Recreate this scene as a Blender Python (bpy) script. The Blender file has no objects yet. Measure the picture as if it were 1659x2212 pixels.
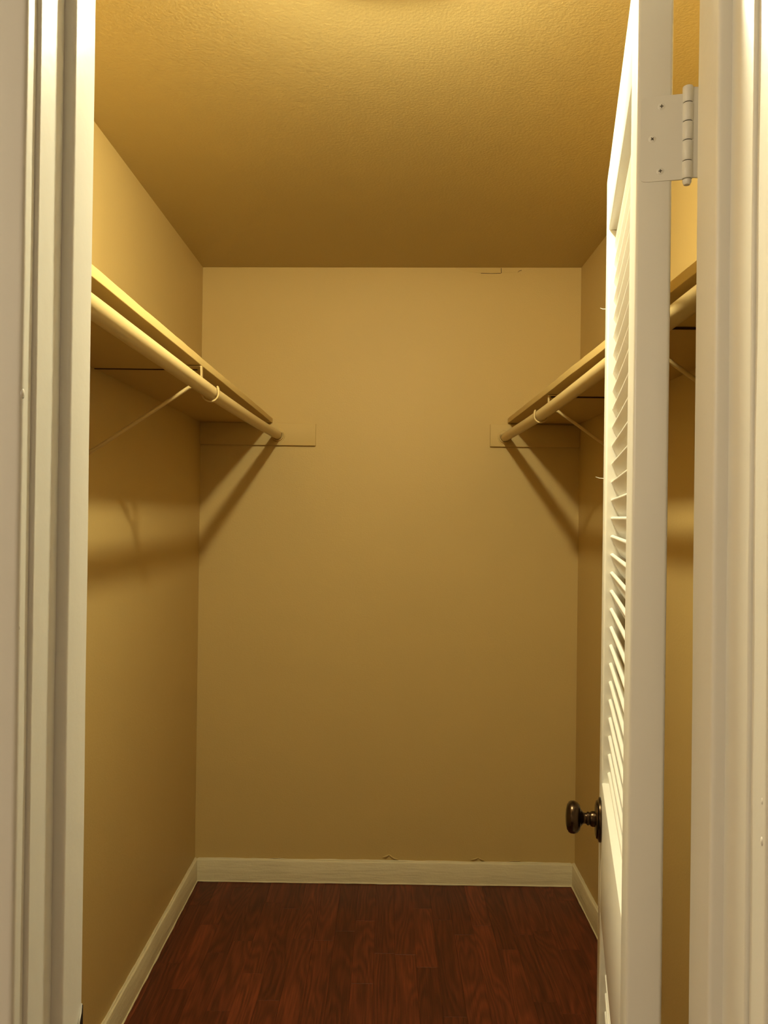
import bpy, bmesh, math, random
from mathutils import Matrix, Vector, noise

random.seed(7)
sc = bpy.context.scene
C = sc.collection

# ------------------------------------------------------------------ camera
F, W, H = 1700.0, 1659.0, 2212.0
EYE = Vector((0.0, 0.0, 1.457))
Yc = Vector(((838 - W / 2) / F, -(1114 - H / 2) / F, -1)).normalized()   # world +Y seen by the camera
Zc = Vector((0.0125, 1, 0)); Zc = (Zc - Yc * Zc.dot(Yc)).normalized()    # world +Z (slight roll)
Xc = Yc.cross(Zc)
rot = Matrix((Xc, Yc, Zc))                  # rows = world axes in camera space
cam_data = bpy.data.cameras.new('camera')
cam_data.sensor_fit = 'VERTICAL'; cam_data.sensor_height = 36.0
cam_data.lens = F / H * 36.0
cam_data.clip_start = 0.02
cam = bpy.data.objects.new('camera', cam_data); C.objects.link(cam)
cam.matrix_world = Matrix.Translation(EYE) @ rot.to_4x4()
sc.camera = cam

# ------------------------------------------------------------------ light and exposure
BULB_POS = Vector((0.0, 1.278, 2.394)); BULB_R = 0.036
BULB_COLOR = (1.0, 0.93, 0.62); BULB_STRENGTH = 1380.0
SHADE_STRENGTH = 15.0
HALL_FILL_COLOR = (1.0, 0.88, 0.66)
HALL_FILLS = (((-1.55, -0.55, 2.25), 31.0), ((0.15, -1.2, 2.1), 3.5))   # unseen fill lamps, assumed in the hall to light door edge and trim
world = bpy.data.worlds.new('world'); sc.world = world
world.use_nodes = True
world.node_tree.nodes['Background'].inputs[0].default_value = (0.02, 0.017, 0.013, 1)
world.node_tree.nodes['Background'].inputs[1].default_value = 0.2
sc.view_settings.view_transform = 'Standard'
sc.view_settings.look = 'None'
sc.view_settings.exposure = 0.1
sc.view_settings.gamma = 1.0
sc.view_settings.use_curve_mapping = False
for hp, hw in HALL_FILLS:
    hl = bpy.data.lights.new('hall_fill', 'POINT')
    hl.energy = hw; hl.color = HALL_FILL_COLOR; hl.shadow_soft_size = 0.14
    hlo = bpy.data.objects.new('hall_fill', hl); C.objects.link(hlo); hlo.location = hp

# ------------------------------------------------------------------ materials
def mat(name, col, rough=0.5, spec=0.5, metal=0.0, bumps=(), mottle=0.0, mscale=4.0):
    m = bpy.data.materials.new(name); m.use_nodes = True
    nt = m.node_tree; N = nt.nodes; L = nt.links
    b = N['Principled BSDF']
    b.inputs['Base Color'].default_value = (*col, 1)
    b.inputs['Roughness'].default_value = rough
    b.inputs['Metallic'].default_value = metal
    b.inputs['Specular IOR Level'].default_value = spec
    tc = N.new('ShaderNodeTexCoord')
    if mottle:
        n = N.new('ShaderNodeTexNoise'); n.inputs['Scale'].default_value = mscale; n.inputs['Detail'].default_value = 4
        L.new(tc.outputs['Object'], n.inputs['Vector'])
        mx = N.new('ShaderNodeMix'); mx.data_type = 'RGBA'
        L.new(n.outputs['Fac'], mx.inputs['Factor'])
        mx.inputs['A'].default_value = (*[c * (1 - mottle) for c in col], 1)
        mx.inputs['B'].default_value = (*[min(1, c * (1 + mottle)) for c in col], 1)
        L.new(mx.outputs['Result'], b.inputs['Base Color'])
    prev = None
    for (scale, dist, strength, stretch) in bumps:
        mp = N.new('ShaderNodeMapping'); mp.inputs['Scale'].default_value = stretch
        L.new(tc.outputs['Object'], mp.inputs['Vector'])
        n = N.new('ShaderNodeTexNoise'); n.inputs['Scale'].default_value = scale; n.inputs['Detail'].default_value = 2.5
        L.new(mp.outputs['Vector'], n.inputs['Vector'])
        bp = N.new('ShaderNodeBump'); bp.inputs['Strength'].default_value = strength; bp.inputs['Distance'].default_value = dist
        L.new(n.outputs['Fac'], bp.inputs['Height'])
        if prev: L.new(prev.outputs['Normal'], bp.inputs['Normal'])
        prev = bp
    if prev: L.new(prev.outputs['Normal'], b.inputs['Normal'])
    return m

ONE = (1, 1, 1)
TAN = (0.56, 0.405, 0.152)
M = {}
M['wall'] = mat('tan_wall_paint', TAN, 0.55, 0.35, bumps=((170, 0.0012, 0.35, ONE), (9, 0.01, 0.12, ONE)), mottle=0.03)
M['ceiling'] = mat('tan_ceiling_paint', (0.48, 0.37, 0.155), 0.5, 0.4, bumps=((150, 0.003, 0.28, ONE), (55, 0.004, 0.08, ONE)), mottle=0.03)
M['tanwood'] = mat('tan_painted_wood', TAN, 0.6, 0.3, bumps=((60, 0.002, 0.25, (1, 0.12, 1)), (14, 0.004, 0.15, ONE)), mottle=0.03)
M['tanmetal'] = mat('tan_painted_metal', (0.57, 0.43, 0.195), 0.35, 0.5, bumps=((25, 0.003, 0.15, (1, 0.3, 1)),))
M['trim'] = mat('cream_trim_paint', (0.79, 0.77, 0.705), 0.36, 0.5, bumps=((16, 0.004, 0.22, (1, 1, 0.12)), (90, 0.001, 0.25, ONE)), mottle=0.02)
M['base'] = mat('cream_baseboard_paint', (0.68, 0.60, 0.39), 0.45, 0.4, bumps=((22, 0.006, 0.4, (0.4, 0.4, 3)), (120, 0.0015, 0.4, ONE)), mottle=0.07, mscale=14)
M['door'] = mat('cream_door_paint', (0.79, 0.77, 0.70), 0.33, 0.5, bumps=((30, 0.002, 0.18, (1, 1, 0.2)),), mottle=0.02)
M['hall'] = mat('hall_wall_paint', (0.74, 0.68, 0.58), 0.7, 0.3)
M['bronze'] = mat('dark_bronze', (0.055, 0.033, 0.017), 0.25, 0.5, metal=0.9, mottle=0.35, mscale=40)
M['dark'] = mat('dark_recess_and_seam_shade', (0.02, 0.012, 0.008), 0.8, 0.2)
M['screw'] = mat('tarnished_screw', (0.10, 0.08, 0.055), 0.55, 0.4, metal=0.5)
M['joint'] = mat('crack_and_seam_shade', (0.05, 0.024, 0.012), 0.8, 0.2)  # dark brown of the wall cracks and the painted seam shadows
M['porcelain'] = mat('white_porcelain', (0.8, 0.79, 0.76), 0.25, 0.5)

def bulb_mat(name, strength):
    m = bpy.data.materials.new(name); m.use_nodes = True
    nt = m.node_tree; nt.nodes.clear()
    e = nt.nodes.new('ShaderNodeEmission'); o = nt.nodes.new('ShaderNodeOutputMaterial')
    e.inputs[0].default_value = (*BULB_COLOR, 1); e.inputs[1].default_value = strength
    nt.links.new(e.outputs[0], o.inputs[0])
    return m
M['bulb'] = bulb_mat('unseen_lit_bulb', BULB_STRENGTH)
M['shade'] = bulb_mat('shade_rim_glow', SHADE_STRENGTH)

def plank_mat():
    m = bpy.data.materials.new('red_brown_laminate'); m.use_nodes = True
    nt = m.node_tree; N = nt.nodes; L = nt.links; b = N['Principled BSDF']
    b.inputs['Roughness'].default_value = 0.42; b.inputs['Specular IOR Level'].default_value = 0.35
    tc = N.new('ShaderNodeTexCoord'); oi = N.new('ShaderNodeObjectInfo')
    off = N.new('ShaderNodeVectorMath'); off.operation = 'SCALE'; off.inputs[0].default_value = (37, 53, 11)
    L.new(oi.outputs['Random'], off.inputs['Scale'])
    add = N.new('ShaderNodeVectorMath'); add.operation = 'ADD'
    L.new(tc.outputs['Object'], add.inputs[0]); L.new(off.outputs['Vector'], add.inputs[1])
    def noise_(scale, stretch, detail, dist=0.0):
        mp = N.new('ShaderNodeMapping'); mp.inputs['Scale'].default_value = stretch
        L.new(add.outputs['Vector'], mp.inputs['Vector'])
        n = N.new('ShaderNodeTexNoise'); n.inputs['Scale'].default_value = scale; n.inputs['Detail'].default_value = detail
        n.inputs['Distortion'].default_value = dist
        L.new(mp.outputs['Vector'], n.inputs['Vector'])
        return n
    broad = noise_(14, (1, 0.10, 1), 2, 0.5)
    # growth rings: contour lines of a stretched noise field give cathedral figures
    ringsrc = noise_(7, (1.6, 0.20, 1), 1.5, 0.3)
    mul = N.new('ShaderNodeMath'); mul.operation = 'MULTIPLY'; mul.inputs[1].default_value = 95
    L.new(ringsrc.outputs['Fac'], mul.inputs[0])
    sn = N.new('ShaderNodeMath'); sn.operation = 'SINE'; L.new(mul.outputs[0], sn.inputs[0])
    rr = N.new('ShaderNodeMapRange'); rr.inputs['From Min'].default_value = -1; rr.inputs['From Max'].default_value = 1
    rr.inputs['To Min'].default_value = 0.0; rr.inputs['To Max'].default_value = 1.0
    L.new(sn.outputs[0], rr.inputs['Value'])
    fine = noise_(260, (1, 0.035, 1), 3)
    mix1 = N.new('ShaderNodeMix'); mix1.data_type = 'RGBA'
    mix1.inputs['A'].default_value = (0.085, 0.018, 0.008, 1); mix1.inputs['B'].default_value = (0.20, 0.042, 0.014, 1)
    L.new(broad.outputs['Fac'], mix1.inputs['Factor'])
    mix2 = N.new('ShaderNodeMix'); mix2.data_type = 'RGBA'; mix2.blend_type = 'MULTIPLY'
    ramp = N.new('ShaderNodeMapRange'); ramp.inputs['From Min'].default_value = 0; ramp.inputs['From Max'].default_value = 1
    ramp.inputs['To Min'].default_value = 0.72; ramp.inputs['To Max'].default_value = 1.12
    L.new(rr.outputs['Result'], ramp.inputs['Value'])
    mix2.inputs['Factor'].default_value = 1.0
    L.new(mix1.outputs['Result'], mix2.inputs['A']); L.new(ramp.outputs['Result'], mix2.inputs['B'])
    ramp2 = N.new('ShaderNodeMapRange'); ramp2.inputs['From Min'].default_value = 0.3; ramp2.inputs['From Max'].default_value = 0.7
    ramp2.inputs['To Min'].default_value = 0.68; ramp2.inputs['To Max'].default_value = 1.18
    L.new(fine.outputs['Fac'], ramp2.inputs['Value'])
    mix3 = N.new('ShaderNodeMix'); mix3.data_type = 'RGBA'; mix3.blend_type = 'MULTIPLY'; mix3.inputs['Factor'].default_value = 1.0
    L.new(mix2.outputs['Result'], mix3.inputs['A']); L.new(ramp2.outputs['Result'], mix3.inputs['B'])
    tone = N.new('ShaderNodeMapRange'); tone.inputs['To Min'].default_value = 0.72; tone.inputs['To Max'].default_value = 1.2
    L.new(oi.outputs['Random'], tone.inputs['Value'])
    mix4 = N.new('ShaderNodeMix'); mix4.data_type = 'RGBA'; mix4.blend_type = 'MULTIPLY'; mix4.inputs['Factor'].default_value = 1.0
    L.new(mix3.outputs['Result'], mix4.inputs['A']); L.new(tone.outputs['Result'], mix4.inputs['B'])
    L.new(mix4.outputs['Result'], b.inputs['Base Color'])
    bp = N.new('ShaderNodeBump'); bp.inputs['Strength'].default_value = 0.15; bp.inputs['Distance'].default_value = 0.001
    L.new(fine.outputs['Fac'], bp.inputs['Height']); L.new(bp.outputs['Normal'], b.inputs['Normal'])
    return m
M['plank'] = plank_mat()

# ------------------------------------------------------------------ helpers
def link(name, bm, m, parent=None, smooth=False):
    me = bpy.data.meshes.new(name)
    bmesh.ops.recalc_face_normals(bm, faces=bm.faces)
    bm.to_mesh(me); bm.free()
    me.materials.append(M[m])
    if smooth:
        for p in me.polygons: p.use_smooth = True
        me.set_sharp_from_angle(angle=math.radians(40))
    o = bpy.data.objects.new(name, me); C.objects.link(o)
    if parent: o.parent = parent
    return o

def empty(name, loc=(0, 0, 0), rz=0.0):
    o = bpy.data.objects.new(name, None); C.objects.link(o)
    o.location = loc; o.rotation_euler = (0, 0, rz); o.empty_display_size = 0.05
    return o

def tag(o, label=None, cat=None, group=None, kind=None):
    if label: o['label'] = label
    if cat: o['category'] = cat
    if group: o['group'] = group
    if kind: o['kind'] = kind
    return o

def add_box(bm, x0, x1, y0, y1, z0, z1, bev=0.0, seg=2):
    mtx = Matrix.Translation(((x0 + x1) / 2, (y0 + y1) / 2, (z0 + z1) / 2)) @ Matrix.Diagonal((x1 - x0, y1 - y0, z1 - z0, 1))
    r = bmesh.ops.create_cube(bm, size=1, matrix=mtx)
    if bev:
        es = list({e for v in r['verts'] for e in v.link_edges})
        bmesh.ops.bevel(bm, geom=es, offset=bev, segments=seg, affect='EDGES', profile=0.5)
    return bm

def box(*a, **k):
    return add_box(bmesh.new(), *a, **k)

def prism(profile, axis_pts, closed=True):
    """sweep a 2D profile [(x,y)] (in x,y) along z values list; returns bmesh."""
    bm = bmesh.new(); rings = []
    for z in axis_pts:
        rings.append([bm.verts.new((p[0], p[1], z)) for p in profile])
    n = len(profile)
    for a, b in zip(rings, rings[1:]):
        for i in range(n):
            bm.faces.new((a[i], a[(i + 1) % n], b[(i + 1) % n], b[i]))
    bm.faces.new(rings[0]); bm.faces.new(rings[-1])
    return bm

def round_poly(pts, r, seg=4):
    """round the convex/concave corners of a 2D polygon."""
    out = []
    n = len(pts)
    for i in range(n):
        p0, p, p1 = Vector(pts[i - 1]), Vector(pts[i]), Vector(pts[(i + 1) % n])
        rr = r[i] if isinstance(r, (list, tuple)) else r
        if rr <= 0: out.append(tuple(p)); continue
        a = (p0 - p).normalized(); b = (p1 - p).normalized()
        s, e = p + a * rr, p + b * rr
        for k in range(seg + 1):
            t = k / seg
            q = (1 - t) ** 2 * s + 2 * t * (1 - t) * p + t * t * e
            out.append(tuple(q))
    return out

def tube(bm, pts, r, n=12, cap=True):
    """tube of radius r (number or list) along a list of points."""
    pts = [Vector(p) for p in pts]; rings = []
    ref = None
    for i, p in enumerate(pts):
        d = (pts[min(i + 1, len(pts) - 1)] - pts[max(i - 1, 0)]).normalized()
        if ref is None:
            ref = Vector((0, 0, 1)) if abs(d.z) < 0.9 else Vector((1, 0, 0))
        u = d.cross(ref).normalized(); v = u.cross(d).normalized(); ref = v
        rr = r[i] if isinstance(r, (list, tuple)) else r
        rings.append([bm.verts.new(p + (u * math.cos(a) + v * math.sin(a)) * rr) for a in [2 * math.pi * k / n for k in range(n)]])
    for a, b in zip(rings, rings[1:]):
        for i in range(n): bm.faces.new((a[i], a[(i + 1) % n], b[(i + 1) % n], b[i]))
    if cap: bm.faces.new(rings[0]); bm.faces.new(rings[-1])
    return bm

def lathe(bm, prof, mtx, n=28):
    """prof [(radius, height)] turned about local z, placed by mtx."""
    rings = []
    for r, h in prof:
        if r < 1e-6: rings.append([bm.verts.new(mtx @ Vector((0, 0, h)))])
        else: rings.append([bm.verts.new(mtx @ Vector((r * math.cos(2 * math.pi * k / n), r * math.sin(2 * math.pi * k / n), h))) for k in range(n)])
    for a, b in zip(rings, rings[1:]):
        if len(a) == 1 and len(b) == 1: continue
        for i in range(n):
            j = (i + 1) % n
            if len(a) == 1: bm.faces.new((a[0], b[i], b[j]))
            elif len(b) == 1: bm.faces.new((a[i], a[j], b[0]))
            else: bm.faces.new((a[i], a[j], b[j], b[i]))
    if len(rings[0]) > 1: bm.faces.new(rings[0])
    if len(rings[-1]) > 1: bm.faces.new(rings[-1])
    return bm

def wob(t, s=0.0, f=1.0):
    return noise.noise(Vector((t * f, s, 0.37)))

# ------------------------------------------------------------------ room shell
XL, XR, YB, YF0, YF1 = -0.750, 0.757, 3.13, 0.670, 0.790
JXL, JXR = -0.302, 0.309          # jamb faces
HX0, HX1, HY0 = -2.1, 1.5, -1.7   # the hall in front of the closet
HEAD = 2.066                       # underside of the head jamb

fl = tag(link('floor', box(HX0 - .1, HX1 + .1, HY0 - .1, YB + .1, -.12, -.009), 'dark'), 'dark red brown wood strip floor of the closet', kind='structure')

def slab(name, pts_in, pts_out, m):
    bm = bmesh.new()
    a = [bm.verts.new(p) for p in pts_in]; b = [bm.verts.new(p) for p in pts_out]
    bm.faces.new(a); bm.faces.new(b)
    for i in range(4): bm.faces.new((a[i], a[(i + 1) % 4], b[(i + 1) % 4], b[i]))
    return link(name, bm, m)
zc = lambda x: 2.4455 + 0.0098 * x   # the ceiling falls very slightly to the left
ce = slab('ceiling', [(XL - .1, YF0, zc(XL - .1)), (XR + .1, YF0, zc(XR + .1)), (XR + .1, YB + .1, zc(XR + .1)), (XL - .1, YB + .1, zc(XL - .1))],
          [(XL - .1, YF0, 2.6), (XR + .1, YF0, 2.6), (XR + .1, YB + .1, 2.6), (XL - .1, YB + .1, 2.6)], 'ceiling')
tag(ce, 'tan textured closet ceiling', kind='structure')
wb = tag(link('wall_back', box(XL - .1, XR + .1, YB, YB + .1, -.05, 2.55), 'wall'), 'plain tan back wall of the closet', kind='structure')
wl = tag(link('wall_left', box(XL - .1, XL, YF0, YB + .05, -.05, 2.55), 'wall'), 'tan closet wall under the left shelf', kind='structure')
wr = tag(link('wall_right', box(XR, XR + .1, YF0, YB + .05, -.05, 2.55), 'wall'), 'tan closet wall behind the louvered door', kind='structure')
bm = bmesh.new()
add_box(bm, HX0, JXL - .018, YF0, YF1, -.02, 2.55)
add_box(bm, JXR + .018, HX1, YF0, YF1, -.02, 2.55)
add_box(bm, JXL - .018, JXR + .018, YF0, YF1, HEAD + .018, 2.55)
tag(link('wall_front', bm, 'wall'), 'closet front wall around the doorway', kind='structure')
# hall around the camera
tag(link('wall_hall_left', box(HX0 - .1, HX0, HY0, YF0, -.02, 2.55), 'hall'), 'hall wall left of the doorway', kind='structure')
tag(link('wall_hall_right', box(HX1, HX1 + .1, HY0, YF0, -.02, 2.55), 'hall'), 'hall wall right of the doorway', kind='structure')
tag(link('wall_hall_back', box(HX0 - .1, HX1 + .1, HY0 - .1, HY0, -.02, 2.55), 'hall'), 'hall wall behind the viewer', kind='structure')
tag(link('ceiling_hall', box(HX0 - .1, HX1 + .1, HY0 - .1, YF0, 2.44, 2.6), 'hall'), 'hall ceiling in front of the closet', kind='structure')

# floor strips: each one an object, joints staggered
SW = 0.0693
mesh_cache = {}
def plank(x0, x1, y0, y1):
    w, l = round(x1 - x0, 4), round(y1 - y0, 3)
    if (w, l) not in mesh_cache:
        b = box(-w / 2, w / 2, -l / 2, l / 2, -.009, 0, bev=.00035, seg=1)
        me = bpy.data.meshes.new('plank'); b.to_mesh(me); b.free(); me.materials.append(M['plank']); mesh_cache[(w, l)] = me
    o = bpy.data.objects.new('plank', mesh_cache[(w, l)]); C.objects.link(o); o.parent = fl
    o.location = ((x0 + x1) / 2, (y0 + y1) / 2, 0)
fixed = {-4: [2.69], 1: [2.763], 3: [2.627], 9: [2.661], 10: [2.376], -3: [2.50], 6: [2.30], 5: [2.93], -7: [2.55]}
x = -0.1667 - 9 * SW
i = -8
while x < XR:
    x1 = min(x + SW, XR); x0 = max(x, XL)
    cuts = [YF0]
    pin = fixed.get(i + 0, [2.15 + 0.9 * ((i * 0.381) % 1)])
    y = pin[0]
    back = [y]
    while y < YB - 0.15: y += random.choice((0.38, 0.46, 0.55, 0.62)); back.append(y)
    y = pin[0]
    front = []
    while y > YF0 + .2: y -= random.choice((0.38, 0.46, 0.55, 0.62)); front.append(y)
    allc = sorted([c for c in front + back if YF0 + .05 < c < YB - .05])
    allc = [YF0] + allc + [YB]
    if x1 - x0 > 0.004:
        for a, b_ in zip(allc, allc[1:]): plank(x0 + .0001, x1 - .0001, a, b_ - .0003)
    x += SW; i += 1
tag(link('floor_hall', box(HX0, HX1, HY0, YF0, -.009, 0), 'plank'), 'hall floor in front of the closet', kind='structure')

# ------------------------------------------------------------------ baseboards
BH, BT = 0.087, 0.0125
def baseboard(name, a, b, nrm, label, seed, drops=()):
    """board from a to b along the wall, nrm = direction out of the wall."""
    a, b, nrm = Vector(a), Vector(b), Vector(nrm)
    L_ = (b - a).length; d = (b - a) / L_; n = int(L_ / .025)
    bm = bmesh.new(); rings = []
    for i in range(n + 1):
        s = L_ * i / n; w = wob(s, seed, 9) * .0012; w2 = wob(s, seed + 5, 14) * .0006
        prof = [(0, 0), (BT + w2, 0), (BT + w2, BH - .0025 + w), (BT - .0012, BH - .0006 + w), (BT - .003, BH + w), (0, BH + .0015 + w)]
        rings.append([bm.verts.new(a + d * s + nrm * p + Vector((0, 0, z))) for p, z in prof])
    for r0, r1 in zip(rings, rings[1:]):
        for k in range(6): bm.faces.new((r0[k], r0[(k + 1) % 6], r1[(k + 1) % 6], r1[k]))
    bm.faces.new(rings[0]); bm.faces.new(rings[-1])
    o = tag(link(name, bm, 'base', smooth=True), label, kind='structure')
    # ragged paint and caulk lines along the top and at the floor
    for (pz, po, r, jit) in ((BH + .0012, .003, .0034, .0016), (.0028, BT + .0012, .0028, .0008)):
        pts = []; rad = []
        m_ = int(L_ / .012)
        for i in range(m_ + 1):
            s = .004 + (L_ - .008) * i / m_
            pts.append(a + d * s + nrm * (po + wob(s, seed + 20, 22) * jit * .5) + Vector((0, 0, pz + wob(s, seed + 30, 16) * jit)))
            rad.append(r * (1 + .45 * wob(s, seed + 40, 26)))
        link('caulk_bead', tube(bmesh.new(), pts, rad, 7), 'base', o, True)
    return o
bb = baseboard('baseboard_back', (XL + BT, YB, 0), (XR - BT, YB, 0), (0, -1, 0), 'cream baseboard along the back wall with ragged paint edges', 1.3)
baseboard('baseboard_left', (XL, YF1, 0), (XL, YB, 0), (1, 0, 0), 'cream baseboard along the left closet wall', 4.1)
baseboard('baseboard_right', (XR, YF1, 0), (XR, YB, 0), (-1, 0, 0), 'cream baseboard along the right closet wall', 7.7)
# lumps and slivers of old paint above the back baseboard
for (xa, za, xb, zb, r) in ((-.005, .101, .022, .112, .0032), (.022, .112, .045, .096, .0024), (.03, .104, .062, .092, .003),
                            (.345, .097, .375, .106, .0028), (.375, .106, .40, .094, .0022), (-.45, .093, -.40, .096, .002), (.50, .096, .545, .098, .002)):
    pts = [Vector((xa + (xb - xa) * t, YB - .001 - .004 * math.sin(math.pi * t), za + (zb - za) * t)) for t in (0, .25, .5, .75, 1)]
    link('paint_lump', tube(bmesh.new(), pts, [r * .4, r, r * 1.1, r * .9, r * .3], 7), 'wall', wb, True)
# score marks in the baseboard face: thin paint ridges
for (xa, xb, z, s) in ((.05, .125, .036, .006), (-.56, -.30, .066, -.012), (-.18, -.02, .071, -.008), (-.62, -.50, .062, 0)):
    pts = [Vector((xa + (xb - xa) * t, YB - BT - .0001, z + s * t + .001 * wob(t * 3, xa))) for t in [k / 8 for k in range(9)]]
    link('paint_ridge', tube(bmesh.new(), pts, .0007, 5), 'base', bb, True)

# joint tape lifting at the top of the back wall
def plate(name, poly, y0, th, m, parent, tilt=0.0):
    bm = bmesh.new()
    zmax = max(p[1] for p in poly)
    f = [bm.verts.new((p[0], y0 - th - tilt * (zmax - p[1]), p[1])) for p in poly]
    k = [bm.verts.new((p[0], y0, p[1])) for p in poly]
    bm.faces.new(f); bm.faces.new(k); n = len(poly)
    for i in range(n): bm.faces.new((f[i], f[(i + 1) % n], k[(i + 1) % n], k[i]))
    return link(name, bm, m, parent)
ztop = zc(.4) - .002
plate('joint_tape', [(.26, ztop), (.437, ztop), (.437, 2.4275), (.40, 2.4262), (.36, 2.4268), (.33, 2.430), (.29, 2.434)], YB, .0006, 'wall', wb, .09)
plate('joint_tape', [(.439, ztop), (.535, ztop), (.519, 2.4435), (.508, 2.4385), (.50, 2.431), (.47, 2.429), (.439, 2.4285)], YB, .0005, 'wall', wb, .04)
def crack(pts, w):
    bm = bmesh.new(); prev = None
    for (xa, za), (xb, zb) in zip(pts, pts[1:]):
        d = Vector((xb - xa, 0, zb - za)).normalized(); n = Vector((-d.z, 0, d.x)) * w / 2
        q = [bm.verts.new(Vector((px_, YB - dy, pz_)) + sg * n) for dy in (.0024, -.001) for (px_, pz_, sg) in ((xa, za, 1), (xb, zb, 1), (xb, zb, -1), (xa, za, -1))]
        for f_ in ((0, 1, 2, 3), (4, 5, 6, 7), (0, 1, 5, 4), (1, 2, 6, 5), (2, 3, 7, 6), (3, 0, 4, 7)): bm.faces.new([q[t] for t in f_])
    link('crack', bm, 'joint', wb)
crack([(.438, ztop), (.4385, 2.4275)], .0016)
crack([(.437, 2.4268), (.40, 2.4258), (.358, 2.4262)], .0011)
crack([(.505, 2.4320), (.511, 2.4375), (.520, 2.4400)], .0011)
plate('drywall_nail', [(.0 + .008 * math.cos(a) - .272, 0.86 + .008 * math.sin(a)) for a in [2 * math.pi * k / 10 for k in range(10)]], YB, .0012, 'wall', wb)

# ------------------------------------------------------------------ doorway trim
Y0, Y1, Y2, Y3 = 0.652, 0.670, 0.718, 0.765
ZS = [-.0 + k * 0.04 for k in range(int(HEAD / .04) + 1)] + [HEAD]
def upright(name, prof, zs, m, parent=None, jit=0.0, seed=0.0):
    bm = prism(prof, zs)
    if jit:
        for v in bm.verts:
            v.co.x += wob(v.co.z, seed, 7) * jit; v.co.y += wob(v.co.z, seed + 3, 9) * jit
    return link(name, bm, m, parent, True)
def jamb_side(sgn, xj, xs, xc, xw, n, side, seed, Y0, Y1):
    s = sgn   # +1: the left side (faces +x), -1: the right side
    j = round_poly([(xj, Y1), (xj, YF1), (xj - s * .018, YF1), (xj - s * .018, Y1)], [.0025, .0015, 0, 0])
    jo = tag(upright('trim_%d' % n, j, ZS, 'trim', jit=.0004, seed=seed), 'cream door jamb on the %s side of the doorway' % side, kind='structure')
    st = round_poly([(xs, Y2), (xs, Y3), (xj - s * .001, Y3), (xj - s * .001, Y2)], [.0045, .0012, 0, 0], 5)
    upright('door_stop', st, ZS[:-1] + [HEAD - .011], 'trim', jo, .0005, seed + 1)
    ca = round_poly([(xc, Y1), (xc, Y0), (xc - s * .035, Y0 - .001), (xw, Y0 + .006), (xw, Y1)], [.001, .0045, .003, .004, 0], 5)
    co = tag(upright('trim_%d' % (n + 1), ca, ZS + [HEAD + .003], 'trim', None, .0005, seed + 2), 'cream flat casing on the %s side of the doorway' % side, kind='structure')
    return jo, co
jl, cl_ = jamb_side(1, JXL, -.2916, -.3055, -.365, 1, 'left', 2.2, .652, .670)
jr, cr_ = jamb_side(-1, JXR, .2966, .3122, .375, 3, 'right', 8.8, .645, .674)
hd = tag(link('trim_5', box(JXL, JXR, Y1, YF1, HEAD, HEAD + .018, bev=.001), 'trim'), 'cream head jamb across the top of the doorway', kind='structure')
link('door_stop', box(-.2916, .2966, Y2, Y3, HEAD - .011, HEAD, bev=.001), 'trim', hd)
tag(link('trim_6', box(-.365, .375, Y0, Y1, HEAD + .0035, HEAD + .062, bev=.003), 'trim'), 'cream casing across the head of the doorway', kind='structure')
# lumps in the paint on the casing edges
for (par, x, z, r) in ((cl_, -.3070, 1.555, .0035), (cl_, -.3072, 1.23, .0022), (cl_, -.3075, .985, .0035), (cl_, -.307, 1.72, .002), (cl_, -.3065, 1.36, .0016),
                       (cr_, .3134, 1.225, .003), (cr_, .3138, 1.203, .0026), (cr_, .3131, 1.192, .003), (cr_, .3136, 1.29, .0018)):
    b = bmesh.new(); bmesh.ops.create_icosphere(b, subdivisions=2, radius=r, matrix=Matrix.Translation((x, Y0 + (.0035 if x < 0 else .001), z)) @ Matrix.Diagonal((.6, .8, 1.5, 1)))
    link('paint_lump', b, 'trim', par, True)
# strike plate let into the left jamb behind the stop
sp = bmesh.new()
add_box(sp, JXL - .001, JXL + .0016, Y3 + .002, YF1 - .002, .915, .972, bev=.0006)
link('strike_plate', sp, 'bronze', jl)
stop_l = [o for o in jl.children if o.name.startswith('door_stop')][0]
bm = bmesh.new()   # bite worn out of the stop where the latch passes
pl = [(Y3 + .0004, .978), (Y3 + .0004, .90), (Y3 - .0080, .90), (Y3 - .0090, .958), (Y3 - .0085, .9655), (Y3 - .0045, .9705)]
a_ = [bm.verts.new((-.2902, p[0], p[1])) for p in pl]; b2 = [bm.verts.new((-.2965, p[0], p[1])) for p in pl]
bm.faces.new(a_); bm.faces.new(b2)
for q in range(len(pl)): bm.faces.new((a_[q], a_[(q + 1) % len(pl)], b2[(q + 1) % len(pl)], b2[q]))
link('latch_notch', bm, 'dark', stop_l)
link('paint_flake', tube(bmesh.new(), [(-.2906, Y3 - .0092, .960), (-.2908, Y3 - .0086, .967), (-.2910, Y3 - .004, .973), (-.2912, Y3 - .0005, .980)], [.0006, .0011, .0011, .0005], 6), 'trim', stop_l, True)

# ------------------------------------------------------------------ louvered door (open into the closet)
TH = math.radians(12.6)
DW, DT, DZ0, DZ1 = 0.602, 0.0350, 0.014, 2.051
SW_, REC = 0.070, 0.0085
door = tag(empty('door_1', (.2468 - 1.3 * .0015, .800, 0), -TH), 'cream painted louvered door standing open into the closet', kind='structure')
door.rotation_euler = (0, .0015, -TH)   # hangs a hair out of plumb
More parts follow.
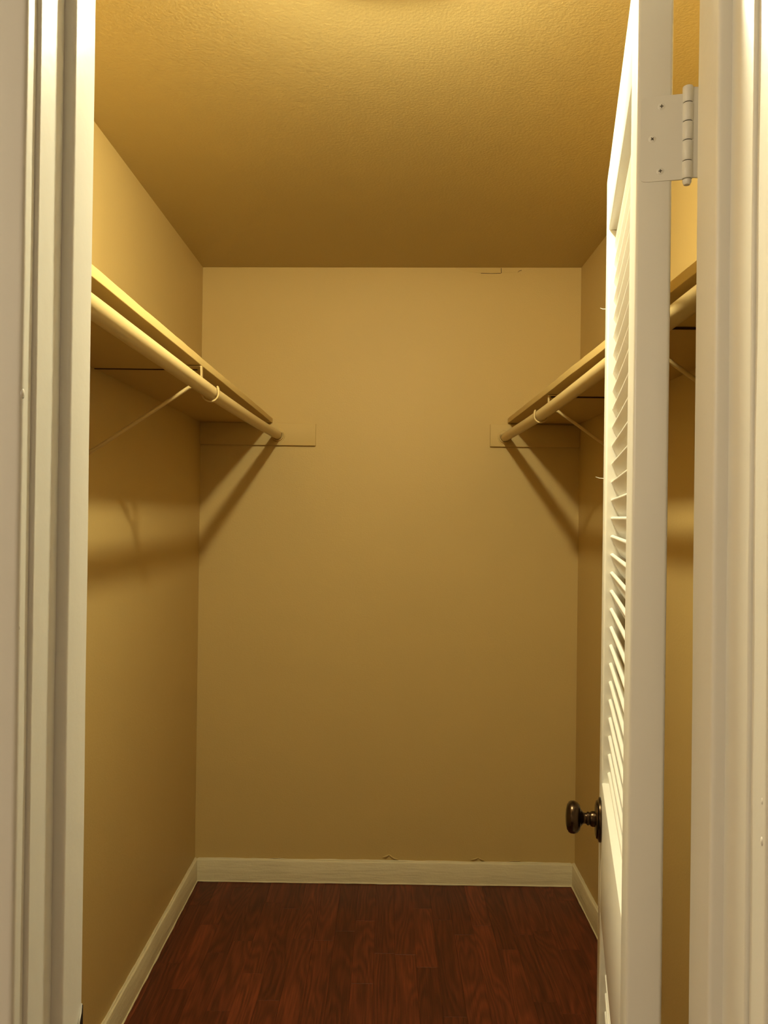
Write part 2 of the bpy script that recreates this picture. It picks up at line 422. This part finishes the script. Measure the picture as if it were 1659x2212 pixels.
# local frame: +y runs along the door to its free edge, +x goes from the visible face into its thickness
def stile(y0, y1):
    link('stile', box(0, DT, y0, y1, DZ0, DZ1, bev=.0035, seg=3), 'door', door, True)
stile(0, SW_); stile(DW - SW_, DW)
def rail(nm, z0, z1):
    link(nm, box(.0004, DT - .0004, SW_ - .0005, DW - SW_ + .0005, z0, z1, bev=.0015, seg=2), 'door', door, True)
RT, RM1, RM0, RB = 1.940, 1.015, 0.802, 0.235
rail('top_rail', RT, DZ1); rail('lock_rail', RM0, RM1); rail('bottom_rail', DZ0, RB)
SL, ST, TILT = 0.038, 0.0062, math.radians(62)
c, s = math.cos(TILT), math.sin(TILT)
# section in (x, z): the edge on the visible face is the high one
u = Vector((c, -s)); v = Vector((s, c))
prof = round_poly([tuple(p) for p in (Vector((0, 0)), u * SL, u * SL + v * ST, v * ST)], .0026, 3)
b = bmesh.new()
r0 = [b.verts.new((p[0], SW_ - .004, p[1])) for p in prof]; r1 = [b.verts.new((p[0], DW - SW_ + .004, p[1])) for p in prof]
for i in range(len(prof)): b.faces.new((r0[i], r0[(i + 1) % len(prof)], r1[(i + 1) % len(prof)], r1[i]))
b.faces.new(r0); b.faces.new(r1)
first = link('slat', b, 'door', door, True); slat_me = first.data
PITCH = 0.0304
k = 0
for (z0, z1, zs) in ((RM1, RT, 1.0322), (RB, RM0, 0.7867 - 17 * PITCH)):
    z = zs
    while z < z1 + .002:
        if z - SL * s > z0 - .026 and z < z1 - .001:
            o = first if k == 0 else bpy.data.objects.new('slat', slat_me)
            if k: C.objects.link(o); o.parent = door
            o.location = (REC, 0, z); k += 1
        z += PITCH
# knob, rose and neck, turned about the face normal (-x)
kn = empty('door_knob', (0, DW - .060, .950)); kn.parent = door
KM = Matrix.Rotation(-math.pi / 2, 4, 'Y')
link('rose', lathe(bmesh.new(), [(0, -.001), (.0355, -.001), (.0362, .001), (.0355, .0035), (.031, .0055), (.030, .008), (.024, .0095), (.0, .0095)], KM, 36), 'bronze', kn, True)
link('neck', lathe(bmesh.new(), [(0, .009), (.0125, .009), (.0128, .013), (.0118, .0165), (.0100, .0175), (.0110, .020), (.0108, .0225), (.0090, .0235), (.0086, .026), (.0095, .0285), (.0125, .031), (.0150, .033), (0, .034)], KM, 28), 'bronze', kn, True)
link('knob', lathe(bmesh.new(), [(0, .0325), (.014, .0325), (.0200, .0340), (.0245, .0380), (.0265, .0435), (.0263, .0490), (.0245, .0525), (.0220, .0538), (.0212, .0546), (.0205, .0552), (.0120, .0572), (0, .058)], KM, 36), 'bronze', kn, True)
# hinge
HZ0, HZ1 = 1.798, 1.884
hg = empty('hinge', (0, 0, HZ0)); hg.parent = door
HH = HZ1 - HZ0
PX, PY, KR = .0492, .0005, .0052
lp = round_poly([(.004, 0), (.0445, 0), (.0445, HH), (.004, HH)], [.006, 0, 0, .006], 4)
b = bmesh.new()
f0 = [b.verts.new((p[0], -.0008, p[1])) for p in lp]; f1 = [b.verts.new((p[0], .0012, p[1])) for p in lp]
b.faces.new(f0); b.faces.new(f1)
for i in range(len(lp)): b.faces.new((f0[i], f0[(i + 1) % len(lp)], f1[(i + 1) % len(lp)], f1[i]))
link('door_leaf', b, 'door', hg)
kz = [0, .018, .0385, .0575, .0765, .0935]
for a, b_ in zip(kz, kz[1:]):
    link('knuckle', lathe(bmesh.new(), [(0, a + .0004), (KR - .0004, a + .0004), (KR, a + .0010), (KR, b_ - .0010), (KR - .0004, b_ - .0004), (0, b_ - .0004)], Matrix.Translation((PX, PY, 0)), 20), 'door', hg, True)
link('hinge_pin', lathe(bmesh.new(), [(0, -.006), (.003, -.0055), (.0043, -.003), (.0043, -.0005), (.002, 0), (.002, .093), (0, .093)], Matrix.Translation((PX, PY, 0)), 18), 'door', hg, True)
link('knuckle_seam_shade', lathe(bmesh.new(), [(0, .001), (KR - .0008, .001), (KR - .0008, .0925), (0, .0925)], Matrix.Translation((PX, PY, 0)), 16), 'dark', hg, True)  # dark core added to draw the shaded seams between knuckles
for (xx, zz, a) in ((.024, HH * .875, 0), (.0155, HH * .50, .7), (.0235, HH * .115, .1)):
    mx = Matrix.Translation((xx, -.0009, zz)) @ Matrix.Rotation(math.pi / 2, 4, 'X') @ Matrix.Rotation(a, 4, 'Z')
    b = lathe(bmesh.new(), [(0, -.0004), (.0042, -.0004), (.0030, .0004), (0, .0005)], mx, 16)
    so = link('hinge_screw', b, 'door', hg, True)
    b = bmesh.new()
    for w_, h_ in ((.0034, .0008), (.0008, .0034)):
        bmesh.ops.create_cube(b, size=1, matrix=mx @ Matrix.Translation((0, 0, .0004)) @ Matrix.Diagonal((w_, h_, .0008, 1)))
    link('screw_slot', b, 'screw', hg)
# the other leaf of the hinge sits on the jamb
hb = box(JXR - .0014, JXR + .001, Y3 + .004, YF1 - .001, HZ0, HZ1 + .006, bev=.0004)
add_box(hb, .2968, JXR, YF1 - .0035, YF1 - .0013, HZ0 + .001, HZ1 + .006, bev=.0005)
link('hinge_leaf', hb, 'trim', jr)
# two hardened threads of paint on the free edge
for z_, l_ in ((1.825, .009), (1.527, .013)):
    link('paint_thread', tube(bmesh.new(), [(.002, DW - .004, z_), (-l_ * .5, DW - .002, z_ + .0006), (-l_, DW, z_ + .003)], [.0006, .0005, .0003], 5), 'door', door)

# ------------------------------------------------------------------ shelves
def shelf(name, label, x_wall, x_front, z0, th, gaps, lifts, seed, drop):
    root = tag(empty(name, (x_front, YF1, z0)), label, 'shelf', 'closet shelves')
    sgn = 1 if x_front > x_wall else -1
    def sweep(nm, prof, y0, y1, lift):
        n = max(2, int((y1 - y0) / .03)); bm = bmesh.new(); rings = []
        for k in range(n + 1):
            y = y0 + (y1 - y0) * k / n
            dz = wob(y, seed, 2.2) * .0012 + lift(y)
            dx = wob(y, seed + 4, 12) * .0007
            rings.append([bm.verts.new((p[0] - x_front + (dx if abs(p[0] - x_front) < .003 else 0), y - YF1, p[1] + dz + ((wob(y, seed + 9, 15) * .0009) if p[1] > th / 2 else 0))) for p in prof])
        m_ = len(prof)
        for r_0, r_1 in zip(rings, rings[1:]):
            for q in range(m_): bm.faces.new((r_0[q], r_0[(q + 1) % m_], r_1[(q + 1) % m_], r_1[q]))
        bm.faces.new(rings[0]); bm.faces.new(rings[-1])
        return link(nm, bm, 'tanwood', root, True)
    def lift(y):
        for (ya, la), (yb, lb) in zip(lifts, lifts[1:]):
            if ya <= y <= yb: return la + (lb - la) * (y - ya) / (yb - ya)
        return lifts[-1][1]
    xi = x_front - sgn * .004
    ys = [YF1] + gaps + [YB]
    for i_, (a, b_) in enumerate(zip(ys, ys[1:])):
        y0 = a + (.0022 if i_ else .001); y1 = b_ - (.0022 if i_ < len(ys) - 2 else .0015)
        sweep('board', [(x_wall + sgn * .0012, 0), (xi + sgn * .0002, 0), (xi + sgn * .0002, th - .0003), (x_wall + sgn * .0012, th - .0003)], y0, y1, lift)
    for g in gaps:   # dark strip painted in as the shadow line of each butt joint
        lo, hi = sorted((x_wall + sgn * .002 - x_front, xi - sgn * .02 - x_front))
        link('seam_shadow_strip', box(lo, hi, g - .003 - YF1, g + .003 - YF1, lift(g) - drop, lift(g) + .004), 'joint', root)
    sweep('edge_strip', round_poly([(xi, 0), (x_front, 0), (x_front, th), (xi, th)], [0, .0012, .0018, 0], 3), YF1 + .001, YB - .0015, lift)
    return root
ZSL, ZSR = 1.8210, 1.8295
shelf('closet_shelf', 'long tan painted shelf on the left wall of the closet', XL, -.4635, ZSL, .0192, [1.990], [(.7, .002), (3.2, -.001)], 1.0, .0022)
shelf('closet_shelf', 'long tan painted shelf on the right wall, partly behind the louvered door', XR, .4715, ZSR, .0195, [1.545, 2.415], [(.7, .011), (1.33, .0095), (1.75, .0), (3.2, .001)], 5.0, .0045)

# ------------------------------------------------------------------ cleats with rod sockets
RODS = {'L': (-.4405, [(.79, 1.7605), (1.4, 1.758), (1.93, 1.755), (2.5, 1.7590), (3.13, 1.7712)]),     # x and sag (y, z)
        'R': (.4580, [(.79, 1.7930), (1.30, 1.7865), (1.70, 1.7775), (2.25, 1.7670), (2.5, 1.7665), (3.13, 1.7720)])}
def rod_z(key, y):
    t = RODS[key][1]
    for (ya, a), (yb, b_) in zip(t, t[1:]):
        if y <= yb:
            u_ = max(0, (y - ya) / (yb - ya)); return a + (b_ - a) * u_
    return t[-1][1]
def cleat(label, x0, x1, zt, rx, rz):
    o = tag(link('shelf_cleat', box(x0, x1, YB - .013, YB, zt - .088, zt, bev=.0012, seg=2), 'tanwood', None, True), label, 'cleat', 'shelf cleats on the back wall')
    # cup that holds the end of the rod, open at the top
    mx = Matrix.Translation((rx, YB - .013, rz)) @ Matrix.Rotation(math.pi / 2, 4, 'X')
    link('socket_plate', lathe(bmesh.new(), [(0, 0), (.0285, 0), (.0280, .0020), (.0255, .0034), (0, .0036)], mx, 32), 'tanwood', o, True)
    b = bmesh.new(); n = 22; a0, a1 = math.radians(-215), math.radians(35)
    rings = []
    for k in range(n + 1):
        a = a0 + (a1 - a0) * k / n
        rings.append([b.verts.new((rx + r * math.cos(a), YB - .013 - d_, rz + r * math.sin(a))) for r, d_ in ((.0198, .002), (.0232, .002), (.0234, .010), (.0224, .0125), (.0198, .0125))])
    for r_0, r_1 in zip(rings, rings[1:]):
        for q in range(5): b.faces.new((r_0[q], r_0[(q + 1) % 5], r_1[(q + 1) % 5], r_1[q]))
    b.faces.new(rings[0]); b.faces.new(rings[-1])
    link('socket_rim', b, 'tanwood', o, True)
    return o
cleat('tan wooden cleat under the left shelf end on the back wall', XL, -.2905, 1.8190, RODS['L'][0] + .0005, rod_z('L', YB))
cleat('tan wooden cleat under the right shelf end on the back wall', .4015, XR, 1.8240, RODS['R'][0] + .0005, rod_z('R', YB))

# ------------------------------------------------------------------ hanging rods
RR = .0170
def rod(label, key):
    x = RODS[key][0]; za = rod_z(key, YF1)
    ys = [YF1 + (YB - .0165 - YF1) * k / 60 for k in range(61)]
    sm = lambda y: sum(rod_z(key, min(YB, max(YF1, y + d))) for d in (-.2, -.1, 0, .1, .2)) / 5 if YF1 + .2 < y < YB - .2 else rod_z(key, y)
    pts = [Vector((wob(y, x, 3) * .0004, y - YF1, sm(y) - za)) for y in ys]
    o = tag(link('closet_rod', tube(bmesh.new(), pts, [RR * (1 + .012 * wob(y, x + 3, 9)) for y in ys], 32), 'tanmetal', None, True), label, 'rod', 'hanging rods')
    o.location = (x, YF1, za)
rod('tan painted hanging rod below the left shelf', 'L')
rod('tan painted hanging rod below the right shelf', 'R')

# ------------------------------------------------------------------ shelf and rod brackets
def bracket(label, key, y, zsh, dz=0.0):
    x = RODS[key][0]; s_ = -1 if x < 0 else 1
    xw = XL if x < 0 else XR
    zr = rod_z(key, y)
    root = tag(empty('shelf_bracket', (xw, y, zsh - .26)), label, 'bracket', 'rod brackets')
    O = Vector(root.location)
    P_ = lambda a, yy, z: Vector((a, yy, z)) - O
    lo, hi = sorted((x + s_ * .060, x + s_ * .0215))
    link('arm', box(lo - O.x, hi - O.x, -.006, .006, zsh - .0045 - O.z, zsh - .0018 - O.z, bev=.0006), 'tanmetal', root)
    lo, hi = sorted((xw, xw - s_ * .0026))
    link('wall_plate', box(lo - O.x, hi - O.x, -.008, .008, .0, zsh - .004 - O.z, bev=.0008), 'tanmetal', root)
    # diagonal brace from the wall to the hook
    a = P_(xw - s_ * .003, y, zr - .158 + dz); e = P_(x + s_ * .053, y, zr + .012 + dz)
    pts = [a + (e - a) * k / 6 for k in range(7)] + [P_(x + s_ * .040, y, zr + .0145), P_(x + s_ * .024, y, zr + .010)]
    link('brace', tube(bmesh.new(), pts, .0047, 10), 'tanmetal', root, True)
    # hook: strap down behind the rod, round underneath it and up to a short tip on the room side
    ru, zu = .0203, zr - .0022
    pts = [P_(x + s_ * .0235, y, zsh - .003), P_(x + s_ * .0232, y, zsh - .014), P_(x + s_ * .0222, y, zu + .014)]
    for k in range(17):
        ang = math.radians(15 - k * 195 / 16)
        pts.append(P_(x + s_ * ru * math.cos(ang), y, zu + ru * math.sin(ang)))
    pts += [P_(x - s_ * .0200, y, zu + .007), P_(x - s_ * .0185, y, zu + .0135), P_(x - s_ * .0168, y, zu + .0175)]
    bm = bmesh.new(); rings = []
    for i_, p in enumerate(pts):
        d = (pts[min(i_ + 1, len(pts) - 1)] - pts[max(i_ - 1, 0)]).normalized()
        nn = d.cross(Vector((0, 1, 0))).normalized() * .0016; wv = Vector((0, .0055, 0))
        rings.append([bm.verts.new(p + nn + wv), bm.verts.new(p + nn - wv), bm.verts.new(p - nn - wv), bm.verts.new(p - nn + wv)])
    for r_0, r_1 in zip(rings, rings[1:]):
        for q in range(4): bm.faces.new((r_0[q], r_0[(q + 1) % 4], r_1[(q + 1) % 4], r_1[q]))
    bm.faces.new(rings[0]); bm.faces.new(rings[-1])
    link('hook', bm, 'tanmetal', root, True)
bracket('tan metal bracket bracing the left shelf', 'L', 1.935, ZSL + .0005)
bracket('tan metal bracket bracing the right shelf, seen left of the louvered door', 'R', 2.380, ZSR + .0005)
bracket('tan metal bracket bracing the right shelf, seen in the gap behind the hinges', 'R', 1.510, ZSR + .0055, -.016)

# ------------------------------------------------------------------ ceiling lamp (unseen, just above the frame)
lamp = tag(empty('unseen_ceiling_lamp', (BULB_POS.x, BULB_POS.y, zc(BULB_POS.x))), 'round unseen ceiling lamp with a lit globe bulb just inside the closet', 'lamp')
zt = zc(BULB_POS.x)
link('unseen_shade_rim', lathe(bmesh.new(), [(.096, 0.0005), (.100, 0.0005), (.100, -.047), (.099, -.049), (.097, -.049), (.096, -.047)], Matrix.Identity(4), 40), 'shade', lamp, True)  # unseen rim shaped to keep bulb light off the ceiling, with added glow
link('unseen_lamp_pan', lathe(bmesh.new(), [(0, 0.001), (.097, 0.001), (.097, -.006), (0, -.006)], Matrix.Identity(4), 40), 'porcelain', lamp, True)
link('unseen_lamp_holder', lathe(bmesh.new(), [(0, -.0055), (.024, -.0055), (.022, -.024), (0, -.024)], Matrix.Identity(4), 24), 'porcelain', lamp, True)
b = bmesh.new(); bmesh.ops.create_uvsphere(b, u_segments=24, v_segments=14, radius=BULB_R, matrix=Matrix.Translation((0, 0, BULB_POS.z - zt)))
link('bulb', b, 'bulb', lamp, True)  # bulb of the unseen lamp
